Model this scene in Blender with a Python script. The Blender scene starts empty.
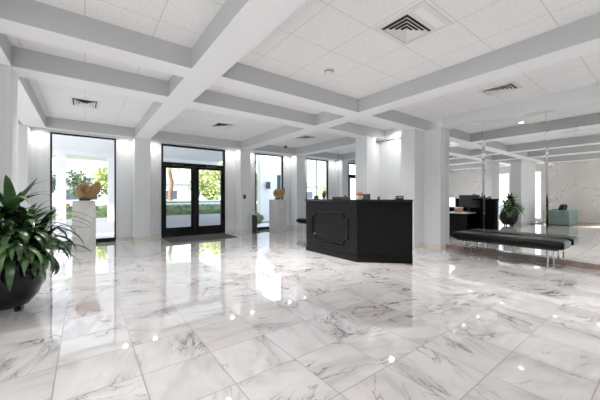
import bpy, bmesh, math, random
from mathutils import Vector, Matrix, noise
random.seed(7)
PI = math.pi
SC = bpy.context.scene
COL = SC.collection

# ------------------------------------------------------------------ helpers
def link(o):
    COL.objects.link(o); return o

def obj(name, bm, mat, parent=None, smooth=False, loc=None):
    me = bpy.data.meshes.new(name)
    bmesh.ops.recalc_face_normals(bm, faces=bm.faces[:])
    bm.to_mesh(me); bm.free()
    if smooth:
        for p in me.polygons: p.use_smooth = True
    o = bpy.data.objects.new(name, me); link(o)
    if mat is not None: me.materials.append(mat)
    if parent is not None: o.parent = parent
    if loc is not None: o.location = loc
    return o

def tag(o, label=None, cat=None, group=None, kind=None):
    if label: o['label'] = label
    if cat: o['category'] = cat
    if group: o['group'] = group
    if kind: o['kind'] = kind
    return o

def thing(name, label, cat, loc=(0, 0, 0), rotz=0, group=None):
    o = bpy.data.objects.new(name, None); link(o)
    o.empty_display_size = .1
    o.location = loc; o.rotation_euler = (0, 0, rotz)
    return tag(o, label, cat, group)

def struct(name, bm, m, parent=None, smooth=False):
    o = obj(name, bm, m, parent, smooth)
    if parent is None: o['kind'] = 'structure'
    return o

def dup(root, loc=None, rotz=None, label=None, group=None):
    r = root.copy(); link(r)
    if loc is not None: r.location = loc
    if rotz is not None: r.rotation_euler = (0, 0, rotz)
    if label: r['label'] = label
    if group: r['group'] = group
    for ch in list(root.children):
        c = ch.copy(); link(c); c.parent = r
        for g in list(ch.children):
            d = g.copy(); link(d); d.parent = c
    return r

def add_box(bm, x0, x1, y0, y1, z0, z1, bev=0, seg=2):
    r = bmesh.ops.create_cube(bm, size=1)
    M = Matrix.Translation(((x0+x1)/2, (y0+y1)/2, (z0+z1)/2)) @ Matrix.Diagonal((x1-x0, y1-y0, z1-z0, 1))
    bmesh.ops.transform(bm, matrix=M, verts=r['verts'])
    if bev:
        vs = set(r['verts'])
        es = [e for e in bm.edges if e.verts[0] in vs and e.verts[1] in vs]
        bmesh.ops.bevel(bm, geom=es, offset=bev, segments=seg, affect='EDGES', profile=.5)
    return bm

def bx(x0, x1, y0, y1, z0, z1, bev=0, seg=2):
    return add_box(bmesh.new(), x0, x1, y0, y1, z0, z1, bev, seg)

def add_tube(bm, pts, r, n=8, cap=True):
    pts = [Vector(p) for p in pts]
    rad = r if isinstance(r, (list, tuple)) else [r]*len(pts)
    rings = []
    up = None
    for i, p in enumerate(pts):
        d = (pts[min(i+1, len(pts)-1)] - pts[max(i-1, 0)]).normalized()
        if up is None:
            up = Vector((0, 0, 1)) if abs(d.z) < .9 else Vector((1, 0, 0))
        a = d.cross(up).normalized(); b = a.cross(d).normalized(); up = b
        rings.append([bm.verts.new(p + (a*math.cos(2*PI*k/n) + b*math.sin(2*PI*k/n))*rad[i]) for k in range(n)])
    for i in range(len(rings)-1):
        for k in range(n):
            bm.faces.new((rings[i][k], rings[i][(k+1) % n], rings[i+1][(k+1) % n], rings[i+1][k]))
    if cap:
        bm.faces.new(rings[0]); bm.faces.new(rings[-1][::-1])
    return bm

def add_lathe(bm, prof, n=32, cx=0, cy=0):
    rings = []
    for (r, z) in prof:
        if r < 1e-5:
            rings.append([bm.verts.new((cx, cy, z))])
        else:
            rings.append([bm.verts.new((cx+r*math.cos(2*PI*k/n), cy+r*math.sin(2*PI*k/n), z)) for k in range(n)])
    for A, B in zip(rings, rings[1:]):
        for k in range(n):
            a0, a1 = A[k % len(A)], A[(k+1) % len(A)]
            b0, b1 = B[k % len(B)], B[(k+1) % len(B)]
            f = []
            for v in (a0, a1, b1, b0):
                if v not in f: f.append(v)
            if len(f) > 2:
                try: bm.faces.new(f)
                except ValueError: pass
    return bm

def lathe(prof, n=32, cx=0, cy=0): return add_lathe(bmesh.new(), prof, n, cx, cy)

def add_prism(bm, poly, z0, z1):
    a = [bm.verts.new((x, y, z0)) for x, y in poly]
    b = [bm.verts.new((x, y, z1)) for x, y in poly]
    n = len(poly)
    bm.faces.new(a[::-1]); bm.faces.new(b)
    for i in range(n):
        bm.faces.new((a[i], a[(i+1) % n], b[(i+1) % n], b[i]))
    return bm

def prism(poly, z0, z1): return add_prism(bmesh.new(), poly, z0, z1)

# ------------------------------------------------------------------ materials
def srgb(r, g, b):
    f = lambda c: (c/255/12.92 if c/255 <= .04045 else ((c/255+.055)/1.055)**2.4)
    return (f(r), f(g), f(b), 1)

def newmat(name):
    m = bpy.data.materials.new(name); m.use_nodes = True
    nt = m.node_tree
    return m, nt, nt.nodes['Principled BSDF']

def mat(name, col, rough=.5, metal=0, spec=.5, coat=0, bump=None, var=0, vscale=6):
    m, nt, b = newmat(name)
    b.inputs['Base Color'].default_value = col
    b.inputs['Roughness'].default_value = rough
    b.inputs['Metallic'].default_value = metal
    b.inputs['Specular IOR Level'].default_value = spec
    b.inputs['Coat Weight'].default_value = coat
    tc = nt.nodes.new('ShaderNodeTexCoord')
    if var:
        n = nt.nodes.new('ShaderNodeTexNoise'); n.inputs['Scale'].default_value = vscale
        n.inputs['Detail'].default_value = 4
        nt.links.new(tc.outputs['Object'], n.inputs['Vector'])
        mx = nt.nodes.new('ShaderNodeMix'); mx.data_type = 'RGBA'
        mx.inputs[6].default_value = tuple(c*(1-var) for c in col[:3])+(1,)
        mx.inputs[7].default_value = tuple(min(1, c*(1+var)) for c in col[:3])+(1,)
        nt.links.new(n.outputs['Fac'], mx.inputs[0]); nt.links.new(mx.outputs[2], b.inputs['Base Color'])
    if bump:
        n = nt.nodes.new('ShaderNodeTexNoise'); n.inputs['Scale'].default_value = bump[0]; n.inputs['Detail'].default_value = 3
        nt.links.new(tc.outputs['Object'], n.inputs['Vector'])
        bp = nt.nodes.new('ShaderNodeBump'); bp.inputs['Strength'].default_value = bump[1]; bp.inputs['Distance'].default_value = .01
        nt.links.new(n.outputs['Fac'], bp.inputs['Height']); nt.links.new(bp.outputs['Normal'], b.inputs['Normal'])
    return m

def emit(name, col, s):
    m, nt, b = newmat(name)
    b.inputs['Base Color'].default_value = col
    b.inputs['Emission Color'].default_value = col
    b.inputs['Emission Strength'].default_value = s
    return m

def N(nt, t, **kw):
    n = nt.nodes.new(t)
    for k, v in kw.items(): setattr(n, k, v)
    return n

def math_n(nt, op, a, b=None, c=None):
    n = N(nt, 'ShaderNodeMath', operation=op)
    for i, v in enumerate((a, b, c)):
        if v is None: continue
        if isinstance(v, (int, float)): n.inputs[i].default_value = v
        else: nt.links.new(v, n.inputs[i])
    return n.outputs[0]

def mixc(nt, fac, a, b):
    n = N(nt, 'ShaderNodeMix', data_type='RGBA')
    for i, v in ((0, fac), (6, a), (7, b)):
        if isinstance(v, (int, float)): n.inputs[i].default_value = v
        elif isinstance(v, tuple): n.inputs[i].default_value = v
        else: nt.links.new(v, n.inputs[i])
    return n.outputs[2]

def ramp(nt, fac, stops):
    n = N(nt, 'ShaderNodeValToRGB')
    cr = n.color_ramp
    while len(cr.elements) < len(stops): cr.elements.new(.5)
    for e, (p, c) in zip(cr.elements, stops):
        e.position = p; e.color = c if isinstance(c, tuple) else (c, c, c, 1)
    nt.links.new(fac, n.inputs[0])
    return n.outputs[0]

def veins(nt, vec, scale, width, distort=2.0, detail=6):
    """thin line network: where a warped noise crosses 0.5"""
    n = N(nt, 'ShaderNodeTexNoise'); n.inputs['Scale'].default_value = scale
    n.inputs['Detail'].default_value = detail; n.inputs['Distortion'].default_value = distort
    n.inputs['Roughness'].default_value = .55
    nt.links.new(vec, n.inputs['Vector'])
    d = math_n(nt, 'ABSOLUTE', math_n(nt, 'SUBTRACT', n.outputs['Fac'], .5))
    r = N(nt, 'ShaderNodeMapRange', interpolation_type='SMOOTHSTEP')
    r.inputs['From Min'].default_value = 0; r.inputs['From Max'].default_value = width
    r.inputs['To Min'].default_value = 1; r.inputs['To Max'].default_value = 0
    nt.links.new(d, r.inputs['Value'])
    return r.outputs[0]

TILE = .4572
def marble_floor():
    m, nt, b = newmat('polished marble tile floor')
    L = nt.links
    geo = N(nt, 'ShaderNodeNewGeometry')
    mp = N(nt, 'ShaderNodeMapping'); mp.inputs['Location'].default_value = (-.302, -.305, 0)
    L.new(geo.outputs['Position'], mp.inputs['Vector'])
    dv = N(nt, 'ShaderNodeVectorMath', operation='SCALE'); dv.inputs['Scale'].default_value = 1/TILE
    L.new(mp.outputs[0], dv.inputs[0])
    fl = N(nt, 'ShaderNodeVectorMath', operation='FLOOR'); L.new(dv.outputs[0], fl.inputs[0])
    sx = N(nt, 'ShaderNodeSeparateXYZ'); L.new(dv.outputs[0], sx.inputs[0])
    si = N(nt, 'ShaderNodeSeparateXYZ'); L.new(fl.outputs[0], si.inputs[0])
    cid = N(nt, 'ShaderNodeCombineXYZ'); L.new(si.outputs[0], cid.inputs[0]); L.new(si.outputs[1], cid.inputs[1])
    wn = N(nt, 'ShaderNodeTexWhiteNoise', noise_dimensions='3D'); L.new(cid.outputs[0], wn.inputs['Vector'])
    # per-tile slab: rotated, offset coordinates
    off = N(nt, 'ShaderNodeVectorMath', operation='SCALE'); off.inputs['Scale'].default_value = 37
    L.new(wn.outputs['Color'], off.inputs[0])
    rot = N(nt, 'ShaderNodeVectorRotate', rotation_type='Z_AXIS')
    ang = math_n(nt, 'MULTIPLY', math_n(nt, 'ROUND', math_n(nt, 'MULTIPLY', wn.outputs['Value'], 3.0)), PI/2)
    L.new(geo.outputs['Position'], rot.inputs['Vector']); L.new(math_n(nt, 'ADD', ang, .25), rot.inputs['Angle'])
    st = N(nt, 'ShaderNodeVectorMath', operation='MULTIPLY'); st.inputs[1].default_value = (1, 2.6, 1)
    L.new(rot.outputs[0], st.inputs[0])
    ad = N(nt, 'ShaderNodeVectorMath', operation='ADD'); L.new(st.outputs[0], ad.inputs[0]); L.new(off.outputs[0], ad.inputs[1])
    v1 = veins(nt, ad.outputs[0], .75, .013, 1.3, 7)
    v2 = veins(nt, ad.outputs[0], 2.0, .03, 1.0, 8)
    msk = N(nt, 'ShaderNodeTexNoise'); msk.inputs['Scale'].default_value = 1.5; msk.inputs['Detail'].default_value = 2
    L.new(ad.outputs[0], msk.inputs['Vector'])
    mk = N(nt, 'ShaderNodeMapRange'); mk.inputs['From Min'].default_value = .54; mk.inputs['From Max'].default_value = .66
    L.new(msk.outputs['Fac'], mk.inputs['Value'])
    mk2 = N(nt, 'ShaderNodeMapRange'); mk2.inputs['From Min'].default_value = .44; mk2.inputs['From Max'].default_value = .60
    L.new(msk.outputs['Fac'], mk2.inputs['Value'])
    a1 = math_n(nt, 'MULTIPLY', v1, math_n(nt, 'MULTIPLY_ADD', mk2.outputs[0], .80, .05))
    a2 = math_n(nt, 'MULTIPLY', v2, math_n(nt, 'MULTIPLY', mk.outputs[0], .95))
    v3 = veins(nt, ad.outputs[0], .55, .07, 1.0, 5)
    a3 = math_n(nt, 'MULTIPLY', v3, math_n(nt, 'MULTIPLY', mk2.outputs[0], .26))
    vv = math_n(nt, 'MAXIMUM', math_n(nt, 'MAXIMUM', a1, a2), a3)
    cl = N(nt, 'ShaderNodeTexNoise'); cl.inputs['Scale'].default_value = 2.2; cl.inputs['Detail'].default_value = 5; cl.inputs['Distortion'].default_value = 1
    L.new(ad.outputs[0], cl.inputs['Vector'])
    base = ramp(nt, cl.outputs['Fac'], [(.30, srgb(202, 200, 200)), (.5, srgb(220, 217, 217)), (.75, srgb(227, 225, 225))])
    # warm pink tiles here and there
    pk = N(nt, 'ShaderNodeMapRange'); pk.inputs['From Min'].default_value = .55; pk.inputs['From Max'].default_value = 1
    pk.inputs['To Max'].default_value = .5
    sc = N(nt, 'ShaderNodeSeparateColor'); L.new(wn.outputs['Color'], sc.inputs[0]); L.new(sc.outputs[1], pk.inputs['Value'])
    base = mixc(nt, pk.outputs[0], base, srgb(208, 197, 196))
    vc = mixc(nt, msk.outputs['Fac'], srgb(112, 103, 99), srgb(84, 72, 65))
    col = mixc(nt, vv, base, vc)
    # grout
    def edge(o):
        f = math_n(nt, 'FRACT', o)
        return math_n(nt, 'MINIMUM', f, math_n(nt, 'SUBTRACT', 1.0, f))
    e = math_n(nt, 'MINIMUM', edge(sx.outputs[0]), edge(sx.outputs[1]))
    g = math_n(nt, 'LESS_THAN', e, .0085)
    col = mixc(nt, math_n(nt, 'MULTIPLY', g, .8), col, srgb(128, 120, 115))
    L.new(col, b.inputs['Base Color'])
    L.new(math_n(nt, 'MULTIPLY_ADD', g, .3, .035), b.inputs['Roughness'])
    b.inputs['Specular IOR Level'].default_value = .9
    b.inputs['Coat Weight'].default_value = 1; b.inputs['Coat IOR'].default_value = 1.85; b.inputs['Coat Roughness'].default_value = .03
    return m

def marble(name, c0, c1, vcol, scale=1.5, rough=.25, amount=.6):
    m, nt, b = newmat(name)
    tc = N(nt, 'ShaderNodeTexCoord')
    geo = N(nt, 'ShaderNodeNewGeometry')
    n = N(nt, 'ShaderNodeTexNoise'); n.inputs['Scale'].default_value = scale*1.3; n.inputs['Detail'].default_value = 6
    nt.links.new(geo.outputs['Position'], n.inputs['Vector'])
    base = ramp(nt, n.outputs['Fac'], [(.3, c0), (.7, c1)])
    v = veins(nt, geo.outputs['Position'], scale, .014, 1.8)
    mk = N(nt, 'ShaderNodeMapRange'); mk.inputs['From Min'].default_value = .42; mk.inputs['From Max'].default_value = .62
    nt.links.new(n.outputs['Fac'], mk.inputs['Value'])
    col = mixc(nt, math_n(nt, 'MULTIPLY', v, math_n(nt, 'MULTIPLY', mk.outputs[0], amount)), base, vcol)
    nt.links.new(col, b.inputs['Base Color'])
    b.inputs['Roughness'].default_value = rough
    return m

def ceiling_mat():
    m, nt, b = newmat('acoustic ceiling tile'); L = nt.links
    geo = N(nt, 'ShaderNodeNewGeometry')
    mp = N(nt, 'ShaderNodeMapping'); mp.inputs['Location'].default_value = (0, -.155, 0)
    L.new(geo.outputs['Position'], mp.inputs['Vector'])
    dv = N(nt, 'ShaderNodeVectorMath', operation='SCALE'); dv.inputs['Scale'].default_value = 1/.61
    L.new(mp.outputs[0], dv.inputs[0])
    sx = N(nt, 'ShaderNodeSeparateXYZ'); L.new(dv.outputs[0], sx.inputs[0])
    def edge(o):
        f = math_n(nt, 'FRACT', o); return math_n(nt, 'MINIMUM', f, math_n(nt, 'SUBTRACT', 1.0, f))
    e = math_n(nt, 'MINIMUM', edge(sx.outputs[0]), edge(sx.outputs[1]))
    g = math_n(nt, 'LESS_THAN', e, .009)
    fi = N(nt, 'ShaderNodeTexNoise'); fi.inputs['Scale'].default_value = 55; fi.inputs['Detail'].default_value = 4; fi.inputs['Roughness'].default_value = .7
    L.new(geo.outputs['Position'], fi.inputs['Vector'])
    base = ramp(nt, fi.outputs['Fac'], [(.34, srgb(224, 223, 223)), (.5, srgb(238, 237, 237)), (.64, srgb(243, 242, 242))])
    col = mixc(nt, math_n(nt, 'MULTIPLY', g, .4), base, srgb(165, 164, 163))
    L.new(col, b.inputs['Base Color'])
    b.inputs['Roughness'].default_value = .9
    bp = N(nt, 'ShaderNodeBump'); bp.inputs['Strength'].default_value = .5; bp.inputs['Distance'].default_value = .006
    L.new(fi.outputs['Fac'], bp.inputs['Height']); L.new(bp.outputs[0], b.inputs['Normal'])
    return m

def wallpaper():
    """grey wallcovering with fine vertical ribs"""
    m, nt, b = newmat('ribbed grey wallcovering'); L = nt.links
    geo = N(nt, 'ShaderNodeNewGeometry')
    sx = N(nt, 'ShaderNodeSeparateXYZ'); L.new(geo.outputs['Position'], sx.inputs[0])
    s = math_n(nt, 'ADD', sx.outputs[0], math_n(nt, 'MULTIPLY', sx.outputs[1], 1.0))
    cb = N(nt, 'ShaderNodeCombineXYZ'); L.new(s, cb.inputs[0])
    n = N(nt, 'ShaderNodeTexNoise', noise_dimensions='1D'); L.new(math_n(nt, 'MULTIPLY', s, 22.0), n.inputs['W']); n.inputs['Scale'].default_value = 1; n.inputs['Detail'].default_value = 3
    col = ramp(nt, n.outputs['Fac'], [(.3, srgb(216, 218, 219)), (.7, srgb(224, 226, 227))])
    L.new(col, b.inputs['Base Color']); b.inputs['Roughness'].default_value = .55
    bp = N(nt, 'ShaderNodeBump'); bp.inputs['Strength'].default_value = .12; bp.inputs['Distance'].default_value = .002
    L.new(n.outputs['Fac'], bp.inputs['Height']); L.new(bp.outputs[0], b.inputs['Normal'])
    return m

def glass_mat():
    m = bpy.data.materials.new('clear window glass'); m.use_nodes = True
    nt = m.node_tree; nt.nodes.clear()
    out = N(nt, 'ShaderNodeOutputMaterial'); mx = N(nt, 'ShaderNodeMixShader')
    t = N(nt, 'ShaderNodeBsdfTransparent'); t.inputs[0].default_value = (.97, .985, .98, 1)
    g = N(nt, 'ShaderNodeBsdfGlossy'); g.inputs['Roughness'].default_value = .0
    lw = N(nt, 'ShaderNodeLayerWeight'); lw.inputs[0].default_value = .5
    fr = math_n(nt, 'MULTIPLY_ADD', math_n(nt, 'POWER', lw.outputs['Facing'], 5.0), .96, .03)
    nt.links.new(fr, mx.inputs[0]); nt.links.new(t.outputs[0], mx.inputs[1]); nt.links.new(g.outputs[0], mx.inputs[2])
    nt.links.new(mx.outputs[0], out.inputs[0])
    return m

def leaf_mat(name, c0, c1, rough=.35, sc=6):
    m, nt, b = newmat(name)
    geo = N(nt, 'ShaderNodeNewGeometry')
    n = N(nt, 'ShaderNodeTexNoise'); n.inputs['Scale'].default_value = sc; n.inputs['Detail'].default_value = 3
    nt.links.new(geo.outputs['Position'], n.inputs['Vector'])
    nt.links.new(ramp(nt, n.outputs['Fac'], [(.35, c0), (.65, c1)]), b.inputs['Base Color'])
    b.inputs['Roughness'].default_value = rough
    return m

def brick_mat(name, c0, c1, mortar, sc):
    m, nt, b = newmat(name)
    tc = N(nt, 'ShaderNodeTexCoord')
    br = N(nt, 'ShaderNodeTexBrick'); br.inputs['Scale'].default_value = sc
    br.inputs['Color1'].default_value = c0; br.inputs['Color2'].default_value = c1; br.inputs['Mortar'].default_value = mortar
    nt.links.new(tc.outputs['Object'], br.inputs['Vector']); nt.links.new(br.outputs['Color'], b.inputs['Base Color'])
    b.inputs['Roughness'].default_value = .9
    return m

M = dict(
    floor=marble_floor(), ceil=ceiling_mat(), wall=wallpaper(), glass=glass_mat(),
    paint=mat('light grey paint', srgb(242, 242, 243), .6, bump=(40, .05)),
    side=mat('beam side with painted shade', srgb(184, 185, 186), .6, bump=(40, .05)),  # shade of the upright beam faces mixed into this grey
    side2=mat('pale beam side with painted shade', srgb(218, 219, 220), .6, bump=(40, .05)),
    white=mat('white paint', srgb(232, 232, 230), .5, bump=(40, .04)),
    mwall=marble('pale veined wall marble', srgb(214, 207, 203), srgb(229, 223, 219), srgb(140, 125, 118), .9, .2, .8),
    base=marble('cream marble baseboard', srgb(214, 204, 194), srgb(228, 220, 212), srgb(170, 150, 138), 5, .2),
    brown=marble('brown marble border', srgb(120, 100, 90), srgb(150, 130, 120), srgb(80, 62, 55), 4, .12),
    ped=marble('grey white pedestal marble', srgb(186, 184, 181), srgb(206, 204, 200), srgb(150, 147, 144), 4.5, .3, .5),
    blackmetal=mat('black anodised frame', srgb(8, 8, 9), .5, spec=.2, var=.15),
    desk=mat('satin black lacquer', srgb(5, 5, 6), .42, spec=.14, var=.12, vscale=3),
    desktop=mat('black stone counter', srgb(9, 9, 10), .15, spec=.3, var=.3, vscale=40),
    leather=mat('black leather', srgb(6, 6, 7), .34, spec=.12, bump=(120, .06)),
    chrome=mat('brushed nickel', srgb(190, 186, 178), .22, metal=1, var=.05),
    mirror=mat('silvered mirror', (.86, .88, .87, 1), .0, metal=1),
    mat_=mat('charcoal entrance carpet', srgb(54, 53, 52), .95, bump=(260, .6), var=.25, vscale=90),
    pot=mat('glossy black glazed pot', srgb(7, 7, 8), .10, spec=.2, coat=0, var=.2),
    soil=mat('dark soil', srgb(52, 40, 30), .95, bump=(60, 1), var=.4, vscale=40),
    leaf=leaf_mat('dark green leaf', srgb(22, 40, 22), srgb(58, 90, 46), .25),
    leaf2=leaf_mat('fresh green leaf', srgb(50, 86, 44), srgb(88, 126, 70), .35),
    cane=mat('tan plant cane', srgb(110, 95, 70), .8, bump=(60, .5), var=.25),
    shell=mat('bronzed tan shell', srgb(140, 106, 66), .45, bump=(25, .3), var=.3, vscale=7),
    shell2=mat('golden tan shell', srgb(150, 114, 64), .45, bump=(25, .3), var=.3, vscale=7),
    groove=mat('dark brown groove shade', srgb(84, 58, 36), .6, var=.2),
    blk=mat('black plastic', srgb(22, 22, 23), .4, var=.1),
    vent=mat('white vent metal', srgb(222, 221, 219), .5, var=.03),
    dark=mat('dark duct', srgb(20, 20, 20), .8, var=.1),
    teal=mat('teal grey upholstery', srgb(110, 130, 126), .85, bump=(150, .3), var=.08),
    pillow=mat('black cushion fabric', srgb(28, 28, 30), .9, bump=(150, .3), var=.15),
    red=mat('red plastic', srgb(150, 40, 36), .4, var=.08),
    lamp=emit('lit downlight lens', (1, .95, .88, 1), 14),
    screen=emit('lit monitor screen', srgb(226, 224, 232), .9),
    worktop=mat('white laminate', srgb(220, 219, 216), .35, var=.03),
    paper=mat('white paper', srgb(232, 230, 226), .8, var=.03),
    copper=mat('copper brown petals', srgb(168, 104, 70), .6, var=.25, vscale=40, bump=(70, .6)),
    tanbox=mat('tan cardboard', srgb(164, 124, 92), .8, var=.12),
    pave=mat('grey driveway paving', srgb(122, 119, 128), .8, var=.1, vscale=1.5, bump=(30, .2)),
    walk=mat('pale concrete walk', srgb(214, 212, 212), .8, var=.05, vscale=2),
    grass=leaf_mat('lawn grass', srgb(76, 104, 50), srgb(120, 146, 74), .9, 9),
    stucco=mat('white stucco', srgb(246, 246, 246), .85, bump=(50, .2), var=.03),
    hedge=leaf_mat('hedge leaf', srgb(62, 82, 54), srgb(118, 138, 92), .6, 3),
    tree=leaf_mat('tree leaf', srgb(96, 118, 70), srgb(168, 180, 116), .6, 2),
    treey=leaf_mat('yellow green tree leaf', srgb(104, 124, 62), srgb(186, 192, 118), .6, 2),
    treed=leaf_mat('dark tree leaf', srgb(34, 54, 32), srgb(92, 114, 66), .6, 2),
    bark=mat('brown bark', srgb(112, 84, 66), .95, bump=(25, .8), var=.3, vscale=12),
    flower=leaf_mat('red blossom', srgb(170, 40, 36), srgb(220, 84, 70), .6, 20),
    brick=brick_mat('red brown brick', srgb(142, 88, 68), srgb(166, 110, 88), srgb(190, 176, 166), 6),
    roof=mat('grey roof shingle', srgb(120, 112, 108), .9, var=.15, bump=(40, .5)),
    dglass=mat('dark window pane', srgb(64, 74, 84), .1, var=.2),
    rug=None,
)
def rug_mat():
    m, nt, b = newmat('brown striped rug')
    tc = N(nt, 'ShaderNodeTexCoord')
    w = N(nt, 'ShaderNodeTexWave', bands_direction='Y'); w.inputs['Scale'].default_value = 3; w.inputs['Distortion'].default_value = .6
    nt.links.new(tc.outputs['Object'], w.inputs['Vector'])
    nt.links.new(ramp(nt, w.outputs['Fac'], [(.2, srgb(112, 98, 88)), (.8, srgb(150, 138, 126))]), b.inputs['Base Color'])
    b.inputs['Roughness'].default_value = .95
    return m
M['rug'] = rug_mat()

# ------------------------------------------------------------------ key dimensions (metres)
ZS, ZC = 2.74, 2.985           # beam soffit, ceiling
XL, XR, YB, YW = -5.2, 12.2, -4.2, 9.0
XM = 6.60                      # mirror plane
# beams: A, B run along X; P, Q, R, L run along Y
A0, A1, B0, B1 = 3.57, 3.90, 4.80, 5.17
P0, P1, Q0, Q1 = 1.04, 1.41, 4.04, 4.40
R0, R1, L0, L1 = 6.04, 6.40, -1.07, -.70
YH = 8.57                      # front of the header over the windows

# ------------------------------------------------------------------ shell
struct('floor', bx(XL-.2, XR+.2, YB-.2, YW+.15, -.12, 0), M['floor'])
struct('ceiling', bx(XL-.2, XR+.2, YB-.2, YW+.2, ZC, ZC+.15), M['ceil'])

def shade_sides(o):
    # soffits are white, the upright sides get their shade as a darker grey
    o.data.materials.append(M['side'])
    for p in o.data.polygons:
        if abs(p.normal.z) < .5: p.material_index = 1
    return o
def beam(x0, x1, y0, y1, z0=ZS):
    return shade_sides(struct('ceiling_beam', bx(x0, x1, y0, y1, z0, ZC), M['paint']))
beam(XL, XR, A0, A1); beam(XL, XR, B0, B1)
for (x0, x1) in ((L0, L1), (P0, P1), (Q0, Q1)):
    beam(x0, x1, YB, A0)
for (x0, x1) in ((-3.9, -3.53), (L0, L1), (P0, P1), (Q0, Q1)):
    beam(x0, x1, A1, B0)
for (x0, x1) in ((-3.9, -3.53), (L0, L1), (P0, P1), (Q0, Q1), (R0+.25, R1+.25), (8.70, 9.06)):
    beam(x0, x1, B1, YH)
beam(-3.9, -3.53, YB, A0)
# header over the window wall and the lighting slot behind it
shade_sides(struct('ceiling_header', bx(XL, XR, YH, YH+.11, ZS, ZC), M['paint']))
struct('ceiling_slot', bx(XL, XR, YH+.11, YW, ZS+.06, ZC), M['white'])
# beam over the mirrors
mb = beam(XM-.09, XM+.2, YB, 3.24); mb.data.materials[1] = M['side2']  # its painted side shade is a lighter grey

# window wall: piers of wall between the openings (x0,x1), openings listed left to right
openings = [(-.66, .66, 0, 2.72), (1.76, 3.68, 0, 2.72), (4.79, 5.98, 0, 2.72), (7.08, 8.28, 0, 2.72), (9.50, 11.4, 0, 2.72), (-4.3, -2.2, 0, 2.72)]
ops = sorted(openings)
bm = bmesh.new(); x = XL
for (a, b_, z0, z1) in ops:
    add_box(bm, x, a, YW, YW+.16, 0, ZC); add_box(bm, a, b_, YW, YW+.16, z1, ZC); x = b_
add_box(bm, x, XR, YW, YW+.16, 0, ZC)
struct('wall_front', bm, M['wall'])

# left wall with two tall windows and two added unseen for light, back wall with three, right wall, and the mirror wall
bm = bmesh.new()
y = YB
for (a, b_) in ((-3.2, -1.2), (-.6, 1.4), (4.15, 5.1), (5.5, 6.6)):
    add_box(bm, XL-.16, XL, y, a, 0, ZC); add_box(bm, XL-.16, XL, a, b_, 2.5, ZC); y = b_
add_box(bm, XL-.16, XL, y, YW, 0, ZC)
struct('wall_left', bm, M['mwall'])
bm = bx(XL, XR, YB-.16, YB, 0, ZC)
struct('wall_back', bm, M['wall'])
struct('wall_right', bx(XR, XR+.16, B0, YW, 0, ZC), M['wall'])
struct('wall_mirror', bx(XM+.025, XM+.2, YB, 3.24, 0, ZS), M['wall'])

# columns
def column(x0, x1, y0, y1, z1=ZS, base=True, m='wall'):
    c = struct('column', bx(x0, x1, y0, y1, 0, z1, .004, 1), M[m])
    if base:
        obj('column_base', bx(x0-.014, x1+.014, y0-.014, y1+.014, 0, .10, .003, 1), M['base'], c)
    return c
column(-1.50, L1, B0, B1+.03)                                # tall column behind the plant
column(-3.2, -1.28, 3.94, 4.32, ZC-.001)                                 # wall stub further toward the mirror view
column(-1.37, -1.0, YH, YW)                                # piers of the window wall
column(P0, P1, YH, YW); column(Q0, Q1, YH, YW)
column(6.32, 6.68, YH, YW); column(8.70, 9.06, YH, YW)
column(5.76, 6.12, B0, B1+.02, ZS)                             # pier beside the desk alcove
# right side: corner column, alcove and the wall that carries the mirrors
bm = bmesh.new()
add_box(bm, 6.03, 6.395, 3.64, 4.0, 0, ZS)
add_box(bm, 6.395, 6.9, 3.23, 4.0, 0, ZS)
c = struct('column', bm, M['wall'])
bm = bmesh.new()
add_box(bm, 6.016, 6.381, 3.626, 4.0, 0, .1); add_box(bm, 6.381, 6.9, 3.216, 3.7, 0, .1)
obj('column_base', bm, M['base'], c)
bm = bmesh.new()
add_box(bm, 6.52, 6.9, 4.0, 4.79, 0, ZC); add_box(bm, 6.52, 6.9, 4.79, 5.17, 0, ZS); add_box(bm, 6.12, 6.52, 4.98, 5.17, 0, ZS)
struct('wall_alcove', bm, M['wall'])
bm = bmesh.new()
add_box(bm, 6.505, 6.52, 4.0, 4.98, 2.69, 2.705); add_box(bm, 6.12, 6.505, 4.965, 4.98, 2.69, 2.705)
struct('trim_1', bm, M['dark'])
struct('wall_inner', bx(6.9, XR, 4.9, 5.1, 0, ZC), M['wall'])

# baseboards
bm = bmesh.new()
for (a, b_) in ((-1.0, -.66), (.66, 1.03), (1.42, 1.76), (3.68, 4.03), (4.41, 4.79), (5.98, 6.31), (6.69, 7.08), (8.28, 8.69), (9.07, 9.5)):
    add_box(bm, a, b_, YW-.016, YW, 0, .10)
struct('baseboard_front', bm, M['base'])
struct('baseboard_right', bx(XM-.004, XM+.03, YB, 3.215, 0, .09), M['brown'])
bm = bmesh.new(); add_box(bm, XL, XL+.016, YB, YW, 0, .10)
struct('baseboard_left', bm, M['base'])

# ------------------------------------------------------------------ windows and doors
def frame_bm(x0, x1, z0, z1, y0, y1, w, wb=None):
    wb = wb or w
    bm = bmesh.new()
    add_box(bm, x0, x0+w, y0, y1, z0, z1); add_box(bm, x1-w, x1, y0, y1, z0, z1)
    add_box(bm, x0+w, x1-w, y0, y1, z1-w, z1); add_box(bm, x0+w, x1-w, y0, y1, z0, z0+wb)
    return bm

def window(n, x0, x1, z1=2.72, mull=()):
    f = struct('window_%d' % n, frame_bm(x0, x1, 0, z1, YW-.015, YW+.06, .035, .10), M['blackmetal'])
    obj('pane', bx(x0+.035, x1-.035, YW+.02, YW+.028, .10, z1-.035), M['glass'], f)
    for (kind, v) in mull:
        if kind == 'v': obj('mullion', bx(v-.02, v+.02, YW-.005, YW+.05, .1, z1-.035), M['white'], f)
        else: obj('mullion', bx(x0+.035, x1-.035, YW-.005, YW+.05, v-.02, v+.02), M['white'], f)
    return f
window(1, -.66, .66); window(2, 4.79, 5.98); window(3, 7.08, 8.28, mull=(('v', 7.65),)); window(4, -4.3, -2.2)

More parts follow.
